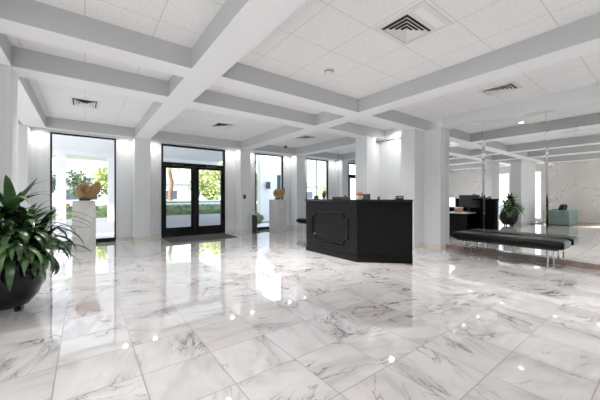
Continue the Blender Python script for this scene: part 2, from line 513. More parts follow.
def entrance(n, x0, x1):
    """double glazed entrance door with a transom light over it"""
    f = struct('door_%d' % n, frame_bm(x0, x1, 0, 2.72, YW-.03, YW+.08, .05, .02), M['blackmetal'])
    obj('transom_bar', bx(x0+.05, x1-.05, YW-.03, YW+.08, 2.10, 2.20), M['blackmetal'], f)
    obj('transom_pane', bx(x0+.05, x1-.05, YW+.02, YW+.028, 2.20, 2.67), M['glass'], f)
    xm = (x0+x1)/2
    for s, (a, b_) in ((1, (x0+.055, xm-.004)), (-1, (xm+.004, x1-.055))):
        bm = bmesh.new(); w = .115
        y0, y1 = YW-.01, YW+.045
        add_box(bm, a, a+w*.7, y0, y1, .015, 2.095) if s > 0 else add_box(bm, a, a+w, y0, y1, .015, 2.095)
        add_box(bm, b_-w, b_, y0, y1, .015, 2.095) if s > 0 else add_box(bm, b_-w*.7, b_, y0, y1, .015, 2.095)
        aa = a+(w*.7 if s > 0 else w); bb = b_-(w if s > 0 else w*.7)
        add_box(bm, aa, bb, y0, y1, 2.03, 2.095); add_box(bm, aa, bb, y0, y1, .015, .27)
        lf = obj('door_leaf', bm, M['blackmetal'], f)
        obj('pane', bx(aa, bb, YW+.012, YW+.02, .27, 2.03), M['glass'], lf)
        bm = bmesh.new()
        add_tube(bm, [(aa-.03, YW-.055, 1.02), (bb+.03, YW-.055, 1.02)], .014, 10)
        add_tube(bm, [(aa-.02, YW-.055, 1.02), (aa-.02, YW-.005, 1.02)], .012, 8)
        add_tube(bm, [(bb+.02, YW-.055, 1.02), (bb+.02, YW-.005, 1.02)], .012, 8)
        obj('push_bar', bm, M['blackmetal'], lf)
        obj('door_closer', bx(xm-.5*s-.16, xm-.5*s+.16, YW-.085, YW-.031, 2.11, 2.17, .008), M['blk'], f)
    return f
entrance(1, 1.76, 3.68); entrance(2, 9.50, 11.4)
for k, (a, b_) in enumerate(((-3.2, -1.2), (-.6, 1.4), (4.15, 5.1), (5.5, 6.6))):  # first two windows are added out of view to let in side light
    bm = bmesh.new()
    for (u, v) in ((a, a+.06), (b_-.06, b_), ((a+b_)/2-.03, (a+b_)/2+.03)):
        add_box(bm, XL-.06, XL+.02, u, v, 0, 2.5)
    for z in (.0, .9, 2.44): add_box(bm, XL-.05, XL+.01, a+.06, b_-.06, z, z+.06)
    f = struct('window_%d' % (5+k), bm, M['white'])
    obj('pane', bx(XL-.03, XL-.022, a+.06, b_-.06, .06, 2.44), M['glass'], f)
# ------------------------------------------------------------------ mirror panels on the right wall
def mirror_panel(y0, y1, label):
    z0, z1, w, dx = .092, ZS-.004, .032, .0022
    bm = bmesh.new()
    v = lambda x, y, z: bm.verts.new((x, y, z))
    o = [v(XM+dx, y0, z0), v(XM+dx, y1, z0), v(XM+dx, y1, z1), v(XM+dx, y0, z1)]
    i = [v(XM, y0+w, z0+w), v(XM, y1-w, z0+w), v(XM, y1-w, z1-w), v(XM, y0+w, z1-w)]
    b = [v(XM+.024, y0, z0), v(XM+.024, y1, z0), v(XM+.024, y1, z1), v(XM+.024, y0, z1)]
    bm.faces.new(i)
    for k in range(4):
        bm.faces.new((o[k], o[(k+1) % 4], i[(k+1) % 4], i[k])); bm.faces.new((b[k], b[(k+1) % 4], o[(k+1) % 4], o[k]))
    bm.faces.new(b[::-1])
    return tag(obj('mirror_panel', bm, M['mirror']), label, 'mirror', 'tall mirror panels on the right wall')
mirror_panel(2.440, 3.222, 'narrow floor to ceiling mirror panel beside the grey corner column')
mirror_panel(1.436, 2.436, 'wide mirror panel behind the middle of the black bench')
mirror_panel(.432, 1.432, 'mirror panel past the right end of the bench, at the photo edge')
mirror_panel(-.572, .428, 'wall mirror panel beyond the right edge of the picture')

# ------------------------------------------------------------------ reception desk
desk = thing('reception_desk', 'black reception desk with angled corner and moulded notched panel on its front', 'reception desk', (3.92, 3.49, 0))
DX, DY = 3.92, 3.49
def off(poly):  return [(x-DX, y-DY) for x, y in poly]
path = [(4.62, 2.83), (3.92, 3.49), (3.92, 4.96), (4.62, 5.62)]
def offset_path(p, d):
    # shift the open path to its right side by d (towards the staff side for positive d)
    out = []
    for i, q in enumerate(p):
        dirs = []
        if i > 0: dirs.append((Vector(p[i])-Vector(p[i-1])).normalized())
        if i < len(p)-1: dirs.append((Vector(p[i+1])-Vector(p[i])).normalized())
        ns = [Vector((d_.y, -d_.x)) for d_ in dirs]
        n = sum(ns, Vector((0, 0))).normalized()
        k = d/ n.dot(ns[0])
        out.append((q[0]+n.x*k, q[1]+n.y*k))
    return out
def band(p, d0, d1, z0, z1):
    a = offset_path(p, d0); b_ = offset_path(p, d1)
    bm = bmesh.new()
    for i in range(len(p)-1):
        add_prism(bm, off([a[i], a[i+1], b_[i+1], b_[i]]), z0, z1)
    bmesh.ops.remove_doubles(bm, verts=bm.verts[:], dist=1e-5)
    return bm
obj('front_panel', band(path, 0, .05, .09, 1.09), M['desk'], desk)
obj('plinth', band(path, -.018, .05, 0, .09), M['desk'], desk)
bmp = band(path, -.01, .0, .09, .115)
obj('plinth_moulding', bmp, M['desk'], desk)
obj('countertop', band(path, -.035, .32, 1.09, 1.13), M['desktop'], desk)
inner = [(3.92, 3.60), (3.92, 4.96)]
obj('work_surface', band(inner, .051, .70, .70, .73), M['worktop'], desk)
obj('drawer_cabinet', band(inner, .20, .66, .0, .70), M['desk'], desk)
# notched picture-frame moulding on the front face (x = 3.92) and on the angled face
def notch_loop(w, h, r):
    pts = []
    n = 6
    for (cx, cz, a0) in ((w/2, h/2, 270), (-w/2, h/2, 360), (-w/2, -h/2, 90), (w/2, -h/2, 180)):
        # concave quarter circle at each corner
        arc = [(cx+r*math.cos(math.radians(a0-90*k/n)), cz+r*math.sin(math.radians(a0-90*k/n))) for k in range(n+1)]
        pts.append(arc)
    return pts
def moulding(w, h, r, t, origin, ux):
    bm = bmesh.new()
    loop = []
    cs = [(w/2, h/2), (-w/2, h/2), (-w/2, -h/2), (w/2, -h/2)]
    st = [(270, 180), (360, 270), (90, 0), (180, 90)]
    for (cx, cz), (a, b_) in zip(cs, st):
        if (cx, cz) == (w/2, h/2): a, b_ = 270, 180
        elif cx < 0 and cz > 0: a, b_ = 360, 270
        elif cx < 0: a, b_ = 90, 0
        else: a, b_ = 180, 90
        # step in before and after the arc
        for k in range(7):
            t_ = math.radians(a+(b_-a)*k/6)
            loop.append((cx+r*math.cos(t_), cz+r*math.sin(t_)))
    # order each corner so the path runs counter-clockwise
    pts = []
    for i in range(4):
        arc = loop[i*7:(i+1)*7]
        prev = loop[((i-1) % 4)*7+3]
        if (Vector(arc[0])-Vector(prev)).length > (Vector(arc[-1])-Vector(prev)).length: arc = arc[::-1]
        pts += arc
    nrm = Vector((ux.y, -ux.x, 0))
    prof = [(-t, 0), (-t*.6, t*.8), (0, t*.45), (t*.6, t*.8), (t, 0)]
    rings = []
    m = len(pts)
    for i in range(m):
        p0, p1, p2 = Vector(pts[i-1]), Vector(pts[i]), Vector(pts[(i+1) % m])
        d1 = (p1-p0).normalized(); d2 = (p2-p1).normalized()
        n1 = Vector((-d1.y, d1.x)); n2 = Vector((-d2.y, d2.x)); n = (n1+n2)
        n = n.normalized() if n.length > 1e-4 else n1
        k = 1/max(.55, n.dot(n1))
        ring = []
        for (u, hgt) in prof:
            q = p1+n*u*k
            ring.append(bm.verts.new(origin+ux*q.x+Vector((0, 0, q.y))+nrm*hgt))
        rings.append(ring)
    for i in range(m):
        A, B = rings[i], rings[(i+1) % m]
        for k in range(len(prof)-1): bm.faces.new((A[k], A[k+1], B[k+1], B[k]))
    return bm
ux = Vector((0, 1, 0))
mo = moulding(1.00, .60, .115, .028, Vector((-.0, .735, .575)), -ux)
obj('panel_moulding', mo, M['pot'], desk)
e = (Vector(path[1]+(0,))-Vector(path[0]+(0,))).normalized()
mid = (Vector(path[0]+(0,))+Vector(path[1]+(0,)))/2 - Vector((DX, DY, 0))

# things on and behind the desk
def monitor(loc, rz, label, lit):
    t = thing('monitor', label, 'monitor', loc, rz)
    obj('stand_base', bx(-.11, .11, -.08, .08, 0, .012, .004), M['blk'], t)
    obj('stand_neck', bx(-.025, .025, -.03, -.005, .012, .2), M['blk'], t)
    obj('housing', bx(-.26, .26, -.005, .03, .13, .45, .008), M['blk'], t)
    obj('screen', bx(-.245, .245, .0301, .032, .148, .435), M['screen'] if lit else M['blk'], t)
    return t
monitor((4.30, 4.28, .73), -PI/2, 'black computer monitor with lit white screen on the desk work surface', True)
monitor((4.30, 3.66, .73), -PI/2-.5, 'dark screened computer monitor behind the angled desk corner, its top showing over the counter', False).scale = (1, 1, 1.12)
bm = bx(-.09, .09, -.07, .07, 0, .12, .004)
t = thing('storage_box', 'small tan box on the work surface inside the desk', 'box', (4.50, 3.86, .73), .3)
obj('body', bm, M['tanbox'], t); obj('lid', bx(-.094, .094, -.074, .074, .12, .145, .003), M['paper'], t)
# flower bowl
t = thing('flower_bowl', 'white bowl of copper brown dried flowers on the black counter', 'flowers', (4.12, 3.60, 1.13))
obj('bowl', lathe([(0, 0), (.035, 0), (.05, .02), (.06, .05), (.055, .07), (.05, .068), (0, .05)], 20), M['paper'], t, True)
bm = bmesh.new()
for k in range(26):
    a = k*2.4; r = .018*math.sqrt(k)*.62; z = .085+.045*(1-(r/.06)**2)
    r_ = bmesh.ops.create_icosphere(bm, subdivisions=1, radius=.024)
    bmesh.ops.transform(bm, matrix=Matrix.Translation((r*math.cos(a), r*math.sin(a), z)) @ Matrix.Rotation(a, 4, 'Z') @ Matrix.Diagonal((1, .7, .8, 1)), verts=r_['verts'])
obj('flower_heads', bm, M['copper'], t)
# desk telephone
t = thing('telephone', 'black desk telephone on the counter beside the clear card stand', 'telephone', (4.60, 3.09, 1.13), .8)
obj('body', bx(-.08, .08, -.07, .07, 0, .03, .01), M['blk'], t)
bm = bmesh.new(); add_tube(bm, [(-.06, -.07, .045), (-.06, -.03, .055), (-.06, .03, .055), (-.06, .07, .045)], [.018, .012, .012, .018], 8)
obj('handset', bm, M['blk'], t, True)
obj('keypad', bx(-.02, .06, -.05, .04, .03, .033), M['dglass'], t)
# clear card holder
t = thing('card_stand', 'clear acrylic stand with white cards on the counter', 'card stand', (4.48, 3.20, 1.13), -.75)
obj('holder', bx(-.05, .05, -.03, .03, 0, .006), M['glass'], t)
obj('card', bx(-.048, .048, -.004, .004, .006, .085), M['paper'], t)
t = thing('pen_cup', 'small black pen cup on the counter behind the flower bowl', 'cup', (4.34, 3.34, 1.13))
obj('cup', lathe([(0, 0), (.022, 0), (.024, .05), (.021, .05), (.02, .006), (0, .006)], 16), M['blk'], t, True)
bm = bmesh.new(); add_tube(bm, [(0, 0, .01), (.012, .005, .09)], .003, 6); add_tube(bm, [(.004, -.008, .01), (-.01, -.012, .085)], .003, 6)
obj('pen', bm, M['chrome'], t)
t = thing('tablet_stand', 'low black tablet on a stand near the far end of the counter', 'tablet', (4.02, 4.74, 1.13), -.3)
obj('foot', bx(-.05, .05, -.08, .08, 0, .012, .003), M['blk'], t)
obj('tablet', add_box(bmesh.new(), -.015, .0, -.11, .11, .012, .075, .003), M['blk'], t)

# ------------------------------------------------------------------ bench in front of the mirrors
bench = thing('bench', 'long black leather tufted bench on thin nickel legs before the mirrors', 'bench', (6.26, 1.95, 0))
def seat_bm(hx, hy, z0, z1):
    bm = bmesh.new()
    nx, ny = 10, 44
    top = {}
    def prof(u):   # rounded edge falloff 0..1
        return (1-abs(u)**7)**.5 if abs(u) < 1 else 0
    for face in (1, -1):
        for i in range(nx+1):
            for j in range(ny+1):
                u, v = i/nx*2-1, j/ny*2-1
                u = math.copysign(abs(u)**.7, u); v2 = math.copysign(abs(v)**.85, v)
                h = prof(u*.97)*(1-abs(v2*.985)**40)**.5
                zm = (z0+z1)/2
                tuft = 0
                if face > 0:
                    tuft = -.010*max(0, 1-abs(u)/.10) - .004*abs(math.cos(v2*PI*6))**24
                top[(face, i, j)] = bm.verts.new((u*hx, v2*hy, zm+face*(z1-z0)/2*(h if face > 0 else min(1, h*1.2))+tuft))
    for face in (1, -1):
        for i in range(nx):
            for j in range(ny):
                q = [top[(face, i, j)], top[(face, i+1, j)], top[(face, i+1, j+1)], top[(face, i, j+1)]]
                bm.faces.new(q if face > 0 else q[::-1])
    rim = [(i, 0) for i in range(nx+1)]+[(nx, j) for j in range(1, ny+1)]+[(i, ny) for i in range(nx-1, -1, -1)]+[(0, j) for j in range(ny-1, 0, -1)]
    for k in range(len(rim)):
        a, b_ = rim[k], rim[(k+1) % len(rim)]
        bm.faces.new((top[(-1,)+a], top[(-1,)+b_], top[(1,)+b_], top[(1,)+a]))
    return bm
obj('seat', seat_bm(.255, .86, .325, .465), M['leather'], bench, True)
bm = bmesh.new()
add_box(bm, -.20, .20, -.78, .78, .30, .335, .005)
obj('seat_frame', bm, M['blk'], bench)
for sx in (-1, 1):
    for sy in (-1, 1):
        bm = bx(sx*.185-.011, sx*.185+.011, sy*.655-.011, sy*.655+.011, 0, .30, .002, 1)
        obj('leg', bm, M['chrome'], bench)
for sy in (-1, 1):
    obj('stretcher', bx(-.174, .174, sy*.655-.008, sy*.655+.008, .165, .185, .002, 1), M['chrome'], bench)
bench2 = dup(bench, (6.5, 7.45, 0), PI/2, 'black leather bench by the far window beyond the reception desk')

# ------------------------------------------------------------------ pedestals and shell sculptures
def pedestal(x, y, label, rz=0):
    t = thing('pedestal', label, 'pedestal', (x, y, 0), rz, 'marble display pedestals')
    obj('shaft', bx(-.21, .21, -.21, .21, .03, 1.07, .004, 1), M['ped'], t)
    obj('plinth', bx(-.20, .20, -.20, .20, 0, .03), M['ped'], t)
    obj('cap', bx(-.215, .215, -.215, .215, 1.07, 1.09, .004, 1), M['ped'], t)
    return t
pedestal(-.012, 8.10, 'grey white marble pedestal in front of the leftmost window')
pedestal(5.24, 8.22, 'white marble pedestal by the window right of the entrance doors')
pedestal(7.36, 8.25, 'marble pedestal mostly hidden behind the reception desk')

def nautilus(loc, rz, label, m, s=1.0, tilt=0):
    t = thing('shell_sculpture', label, 'sculpture', loc, rz, 'spiral shell sculptures')
    obj('base', bx(-.10*s, .10*s, -.07*s, .07*s, 0, .05*s, .004), M['blk'], t)
    bm = bmesh.new()
    turns = 2.7; n = 90; b = .140
    rings = []; nn = 18
    amax = turns*2*PI
    for i in range(n+1):
        a = amax*i/n
        R = .175*math.exp(b*(a-amax))          # distance of tube centre from the axis
        rr = R*.70                            # tube radius in the spiral plane
        # opening points to the upper right
        ph = a - amax + math.radians(36)
        c = Vector((math.cos(ph)*R, 0, math.sin(ph)*R)); rad = Vector((math.cos(ph), 0, math.sin(ph)))
        rib = 1+.03*math.sin(a*11)
        fl = 1+.22*max(0, (i/n-.88)/.12)
        ring = [bm.verts.new(c + rad*math.cos(2*PI*k/nn)*rr*rib*fl + Vector((0, 1, 0))*math.sin(2*PI*k/nn)*rr*.86*rib) for k in range(nn)]
        rings.append(ring)
    for A, B in zip(rings, rings[1:]):
        for k in range(nn): bm.faces.new((A[k], A[(k+1) % nn], B[(k+1) % nn], B[k]))
    bm.faces.new(rings[0][::-1])
    # inner lip of the mouth
    ins = [bm.verts.new(sum((v.co for v in rings[-1]), Vector())/nn*.25 + v.co*.75) for v in rings[-1]]
    deep = [bm.verts.new(sum((v.co for v in rings[-7]), Vector())/nn*.45 + v.co*.55) for v in rings[-7]]
    for k in range(nn):
        bm.faces.new((rings[-1][k], rings[-1][(k+1) % nn], ins[(k+1) % nn], ins[k]))
        bm.faces.new((ins[k], ins[(k+1) % nn], deep[(k+1) % nn], deep[k]))
    bm.faces.new(deep)
    zmin = min(v.co.z for v in bm.verts)
    gm = bmesh.new()  # dark tubes paint shade into the crease between whorls
    for sy in (-1, 1):
        pts, rad_ = [], []
        for i in range(int(n*.30), n+1):
            a = amax*i/n; R = .175*math.exp(b*(a-amax)); ph = a-amax+math.radians(36)
            pts.append((math.cos(ph)*R*.70, sy*R*.555, math.sin(ph)*R*.70)); rad_.append(R*.045)
        add_tube(gm, pts, rad_, 6)
    bmesh.ops.scale(gm, vec=(s, s, s), verts=gm.verts[:])
    bmesh.ops.translate(gm, vec=(0, 0, .05*s-zmin*s-.012*s), verts=gm.verts[:])
    bmesh.ops.scale(bm, vec=(s, s, s), verts=bm.verts[:])
    bmesh.ops.translate(bm, vec=(0, 0, .05*s-zmin*s-.012*s), verts=bm.verts[:])
    sh = obj('shell', bm, m, t, True)
    obj('spiral_groove_shade', gm, M['groove'], sh, True)
    return t
nautilus((0.0, 8.10, 1.09), 0, 'large tan spiral shell on the pedestal in front of the leftmost window', M['shell'])
nautilus((5.24, 8.22, 1.09), -.9, 'golden spiral shell on the pedestal right of the entrance doors', M['shell2'], .9)
nautilus((7.36, 8.25, 1.09), .6, 'distant spiral shell showing above the far end of the desk', M['shell2'], .75)

# ------------------------------------------------------------------ potted plant
plant = thing('potted_plant', 'big leafy dracaena in a glossy black round pot beside the left column', 'potted plant', (-.66, 4.20, 0))
obj('pot', lathe([(0, .045), (.16, .045), (.20, .06), (.27, .16), (.31, .29), (.315, .40), (.295, .50), (.265, .565), (.275, .59), (.285, .60), (.27, .605), (.245, .59), (.25, .54), (0, .53)], 48), M['pot'], plant, True)
obj('soil', lathe([(.248, .545), (.12, .56), (0, .565)], 24), M['soil'], plant)
for k in range(4):
    a = PI/4+k*PI/2
    obj('foot', lathe([(0, 0), (.022, 0), (.028, .02), (.024, .05), (0, .05)], 12, .15*math.cos(a), .15*math.sin(a)), M['pot'], plant, True)
FX, FY = .065, -.05                                          # the leaf mass leans a little to the light
canes = [(-.03, .0, 1.06, 0), (.10, -.03, .90, 1), (-.13, -.05, .92, 2), (.03, .12, .84, 3), (.17, .06, .76, 4), (-.03, -.16, .80, 5), (.15, -.14, .72, 6), (-.17, .08, .80, 7), (.02, -.19, .68, 8), (.19, -.05, .66, 9)]
heads = []
for (x, y, z, k) in canes:
    bm = bmesh.new()
    add_tube(bm, [(x*.7, y*.7, .54), (x*.85, y*.85, (z+.54)/2), (x, y, z)], [.018, .016, .014], 8)
    bmesh.ops.translate(bm, vec=(FX*.6, FY*.6, 0), verts=bm.verts[:]); obj('cane', bm, M['cane'], plant, True); heads.append((x, y, z))
def leaf(bm, p, az, el, length, width, droop, seg=9, fold=.22):
    p = Vector(p); ring = []
    d_el = el; pos = p.copy()
    side = Vector((-math.sin(az), math.cos(az), 0))
    for i in range(seg+1):
        u = i/seg
        w = width*(math.sin(PI*min(1, .12+u*.88)**.75))**.8 if u < 1 else .001
        d = Vector((math.cos(az)*math.cos(d_el), math.sin(az)*math.cos(d_el), math.sin(d_el)))
        nrm = side.cross(d)
        ring.append((bm.verts.new(pos+side*w+nrm*-1*w*fold*-1), bm.verts.new(pos), bm.verts.new(pos-side*w+nrm*w*fold)))
        pos = pos+d*length/seg
        d_el -= droop/seg*(.5+u)
    for a, b_ in zip(ring, ring[1:]):
        for k in (0, 1):
            bm.faces.new((a[k], a[k+1], b_[k+1], b_[k]))
rnd = random.Random(3)
b1, b2 = bmesh.new(), bmesh.new()
for hi, (x, y, z) in enumerate(heads):
    nl = 26 if hi == 0 else 24
    low = hi >= 4
    for k in range(nl):
        az = k*2.39996+hi*1.3; u = k/nl
        el = (1.30 if hi < 4 else 1.0)-1.15*u+rnd.uniform(-.2, .2)
        ln = rnd.uniform(.38, .56)*(1-.1*u)
        if math.sin(az) > .45 or math.cos(az) < -.5: ln *= .66
        leaf(b1 if rnd.random() < .72 else b2, (x, y, z-.13*u), az, el, ln, rnd.uniform(.024, .036), rnd.uniform(1.5, 2.6)*(.6+.9*u)*(1.15 if low else 1))
# tall upright leaves, long arching ones towards the windows, drooping ones over the rim
AR = -.646                                                   # heading of the camera's right-hand side
for (az, el, ln, dr, w, z) in ((AR-1.2, 1.46, .34, .2, .040, 1.04), (AR, .86, .36, -.05, .030, 1.10), (AR-2.4, 1.3, .34, .5, .032, 1.02), (2.6, 1.2, .36, .6, .032, 1.0), (AR-.5, 1.1, .30, .6, .03, 1.0)):
    leaf(b2, (.0, .0, z), az, el, ln, w, dr)
for (az, el, ln, dr, z, w) in ((-.35, .55, .62, 1.7, .92, .024), (-.15, .45, .62, 1.9, .86, .024), (-.55, .35, .62, 2.0, .82, .026), (-.6, .5, .66, 1.5, .88, .022), (-.75, .3, .58, 2.1, .74, .028), (-.5, .2, .5, 2.2, .68, .03)):
    leaf(b1, (.10, -.04, z), az, el, ln, w, dr)
for k in range(34):
    az = AR-PI/2+(k/33-.5)*3.4
    leaf(b1 if k % 3 else b2, (.16*math.cos(az), .16*math.sin(az), .66+.06*(k % 3)), az, .75-.2*(k % 2), rnd.uniform(.36, .50), rnd.uniform(.026, .036), rnd.uniform(2.5, 3.3))
for b_ in (b1, b2): bmesh.ops.transform(b_, matrix=Matrix.Translation((FX, FY, 0)) @ Matrix.Diagonal((1.1, 1.1, 1, 1)), verts=b_.verts[:])
obj('foliage', b1, M['leaf'], plant, True)
obj('fresh_foliage', b2, M['leaf2'], plant, True)

# ------------------------------------------------------------------ mat, bin, wall devices
rm = bx(1.76, 3.56, 7.72, 8.84, 0, .012, .004, 1)
tag(obj('entrance_mat', rm, M['mat_']), 'dark charcoal entrance mat on the floor before the black glass doors', 'doormat')
t = thing('litter_bin', 'slim black bin against the pillar right of the entrance doors', 'bin', (4.47, 8.42, 0))
obj('body', lathe([(0, 0), (.085, 0), (.09, .01), (.09, .57), (.085, .585), (0, .585)], 28), M['blk'], t, True)
obj('ash_tray', lathe([(0, .585), (.07, .585), (.075, .60), (.06, .605), (0, .595)], 24), M['chrome'], t, True)
t = thing('dispenser_bottle', 'small grey pump bottle standing on the slim black bin', 'bottle', (4.45, 8.42, .605))
obj('body', lathe([(0, 0), (.03, 0), (.033, .01), (.033, .11), (.015, .135), (.012, .15), (0, .15)], 16), M['chrome'], t, True)
bm = bmesh.new(); add_tube(bm, [(0, 0, .15), (0, 0, .18), (-.035, -.01, .18)], .006, 8); obj('pump', bm, M['blk'], t)
def pull(x, y, label, z=1.18):
    t = thing('fire_alarm_pull', label, 'fire alarm', (x, y, z))
    obj('housing', bx(-.045, .045, -.035, 0, -.07, .07, .006), M['red'], t)
    obj('handle', bx(-.005, .042, -.05, -.035, -.05, .05, .004), M['blk'], t)
pull(4.17, YH-.001, 'red and black fire alarm station on the pillar right of the entrance')
pull(8.86, YH-.001, 'small fire alarm station on the far right pillar')

# ------------------------------------------------------------------ ceiling fittings
def vent(x, y, w, d, label, blank=0.0, n=4):
    t = thing('ceiling_vent', label, 'ceiling vent', (x, y, ZC), 0, 'square air vents in the ceiling')
    bm = bmesh.new(); f = .045
    z0, z1 = -.014, 0
    xr = w/2-blank
    add_box(bm, -w/2, -w/2+f, -d/2, d/2, z0, z1); add_box(bm, xr-f, w/2, -d/2, d/2, z0, z1)
    add_box(bm, -w/2+f, xr-f, -d/2, -d/2+f, z0, z1); add_box(bm, -w/2+f, xr-f, d/2-f, d/2, z0, z1)
    obj('frame', bm, M['vent'], t)
    obj('duct', bx(-w/2+f, xr-f, -d/2+f, d/2-f, -.003, -.001), M['dark'], t)
    cx = (-w/2+xr)/2; hw = (xr+w/2)/2-f; hd = d/2-f
    for k in range(1, n+1):
        s0 = 1-(k-.45)/(n+.5); s1 = 1-(k+.25)/(n+.5)
        bm = bmesh.new()
        # sloping square louvre ring
        o_ = [bm.verts.new((cx+sx*hw*s0, sy*hd*s0, -.024)) for sx, sy in ((-1, -1), (1, -1), (1, 1), (-1, 1))]
        i_ = [bm.verts.new((cx+sx*hw*s1, sy*hd*s1, -.004)) for sx, sy in ((-1, -1), (1, -1), (1, 1), (-1, 1))]
        j_ = [bm.verts.new((cx+sx*hw*(s1-.03), sy*hd*(s1-.02), -.004)) for sx, sy in ((-1, -1), (1, -1), (1, 1), (-1, 1))]
        for q in range(4):
            bm.faces.new((o_[q], o_[(q+1) % 4], i_[(q+1) % 4], i_[q])); bm.faces.new((i_[q], i_[(q+1) % 4], j_[(q+1) % 4], j_[q]))
        obj('louvre', bm, M['vent'], t)
    if blank:
        obj('side_plate', bx(xr+.01, w/2-.05, -d/2+.06, d/2-.06, -.018, -.0141), M['paint'], t)
    return t
vent(2.765, 1.69, .56, .56, 'square ceiling vent with a blank side plate, nearest the camera', .15).rotation_euler = (0, 0, -PI/2)
vent(5.56, 1.80, .44, .50, 'square ceiling vent above the bench by the mirrors')
vent(.0, 6.88, .46, .62, 'ceiling vent in the bay in front of the leftmost window')
vent(2.78, 6.95, .46, .58, 'ceiling vent in the bay before the entrance doors')
vent(5.36, 6.85, .46, .56, 'ceiling vent in the far bay right of the entrance doors')
t = thing('smoke_detector', 'round white smoke detector on the ceiling tile in the middle bay', 'smoke detector', (2.79, 3.01, ZC))
obj('base', lathe([(0, -.012), (.075, -.012), (.078, 0), (0, 0)], 28), M['vent'], t, True)
obj('cover', lathe([(0, -.052), (.045, -.05), (.062, -.04), (.064, -.02), (.05, -.012), (0, -.012)], 28), M['vent'], t, True)
obj('sensor_grille', lathe([(.0645, -.03), (.066, -.03), (.066, -.02), (.0645, -.02)], 28), M['dark'], t)
t = thing('security_camera', 'small dark security camera under the ceiling header near the middle windows', 'camera', (5.62, 8.30, ZC))
obj('mount', lathe([(0, -.03), (.04, -.03), (.045, 0), (0, 0)], 16), M['vent'], t, True)
obj('dome', lathe([(0, -.10), (.03, -.092), (.05, -.065), (.055, -.03), (0, -.03)], 18), M['blk'], t, True)
bm = bmesh.new(); add_tube(bm, [(0, 0, 0), (0, 0, ZC)], .008, 8)
tag(obj('support_pole', bm, M['chrome'], loc=(7.5, 7.6, 0)), 'thin steel floor to ceiling pole behind the reception desk', 'pole')

def downlight(x, y, z, label, power, size=.05, spot=True, angle=130):
    t = thing('recessed_downlight', label, 'downlight', (x, y, z), 0, 'recessed ceiling downlights')
    obj('trim_ring', lathe([(.048, -.001), (.066, -.001), (.068, -.006), (.062, -.009), (.05, -.007), (.048, -.001)], 24), M['vent'], t, True)
    obj('lens', lathe([(0, -.004), (.048, -.004)], 24), M['lamp'], t)
    ld = bpy.data.lights.new('lamp', 'SPOT'); ld.energy = power; ld.shadow_soft_size = size
    ld.spot_size = math.radians(angle); ld.spot_blend = 1.0; ld.color = (1, .985, .965)
    lo = bpy.data.objects.new('bulb', ld); link(lo); lo.parent = t; lo.location = (0, 0, -.015)
    return t
zs = ZS+.059
for (x, w) in ((-.84, 'at the left end of the leftmost window'), (.86, 'between the leftmost window and its pillar'), (1.57, 'left of the entrance doors'),
               (3.86, 'right of the entrance doors'), (4.58, 'beside the pillar left of the middle window'), (6.15, 'right of the middle window'),
               (6.86, 'left of the far window'), (8.5, 'right of the far window')):
    downlight(x, 8.79, zs, 'small lit downlight in the window slot '+w, 14, angle=165)
downlight(6.24, 4.40, ZC-.001, 'lit downlight in the alcove behind the reception desk', 36, angle=160)
downlight(-.86, 4.5, ZC-.001, 'lit downlight above the potted plant', 50, angle=160)
downlight(-.15, 1.55, ZC-.001, 'lit downlight in the left bay, seen only in the mirror', 110, angle=95)
downlight(-2.3, 1.6, ZC-.001, 'lit downlight above the teal sofa, seen in the mirror', 110, angle=95)

# added fill downlights in the bays hidden by the beams, over the near part of the lobby and behind the camera
PD = 30
def aim_fill(x, y, label, power=PD, angle=95, tilt=0, tx=0):
    t = downlight(x, y, ZC-.001, label, power, size=.045, angle=angle)
    for c_ in t.children:
        if c_.type == 'LIGHT': c_.rotation_euler = (math.radians(tilt), -math.radians(tx), 0)
for (x, wx) in ((-.35, 'left bay'), (2.35, 'middle bay'), (-2.5, 'far left bay'), (8.2, 'far right bay')):
    aim_fill(x, 5.55, 'added fill downlight behind the second cross beam in the '+wx, 140, 100, 8)
for (x, wx) in ((-2.6, 'far left'), (.1, 'left'), (2.3, 'middle'), (3.4, 'beside the long right beam')):
    aim_fill(x, 4.2, 'added fill downlight between the two cross beams, '+wx, 130 if x < 2 else 260, 90, 0, 8)
for (x, y, wx) in ((.1, 2.6, 'in the left bay over the camera side'), (1.75, 1.1, 'in the middle bay near the camera'), (3.1, .3, 'in the middle bay to the right of the camera'),
                   (-2.6, 2.9, 'over the sofa side'), (-4.3, 1.4, 'by the marble wall'), (-4.2, 6.0, 'by the left windows'),
                   (0, 0, 'directly above the camera'), (-2.3, -.5, 'left of the camera')):
    aim_fill(x, y, 'lit downlight '+wx, PD, 100)
for (x, y, wx) in ((4.74, .6, 'nearer the camera'), (4.74, 2.3, 'nearer the desk'), (4.5, 3.95, 'over the reception desk')):
    aim_fill(x, y, 'added fill downlight behind the long right beam, '+wx, 150 if y < 3 else 75, 108 if y < 3 else 150)
for (x, y, wx) in ((5.4, -1.0, 'nearer the bench'), (5.4, -2.6, 'at the far back')):
    aim_fill(x, y, 'added fill downlight in the bench bay behind the camera, '+wx, 120, 110)
for (x, wx) in ((-3, 'far left'), (-.3, 'left'), (2.7, 'middle')):
    aim_fill(x, -2.4, 'added fill downlight in the row behind the camera, '+wx, PD, 100)

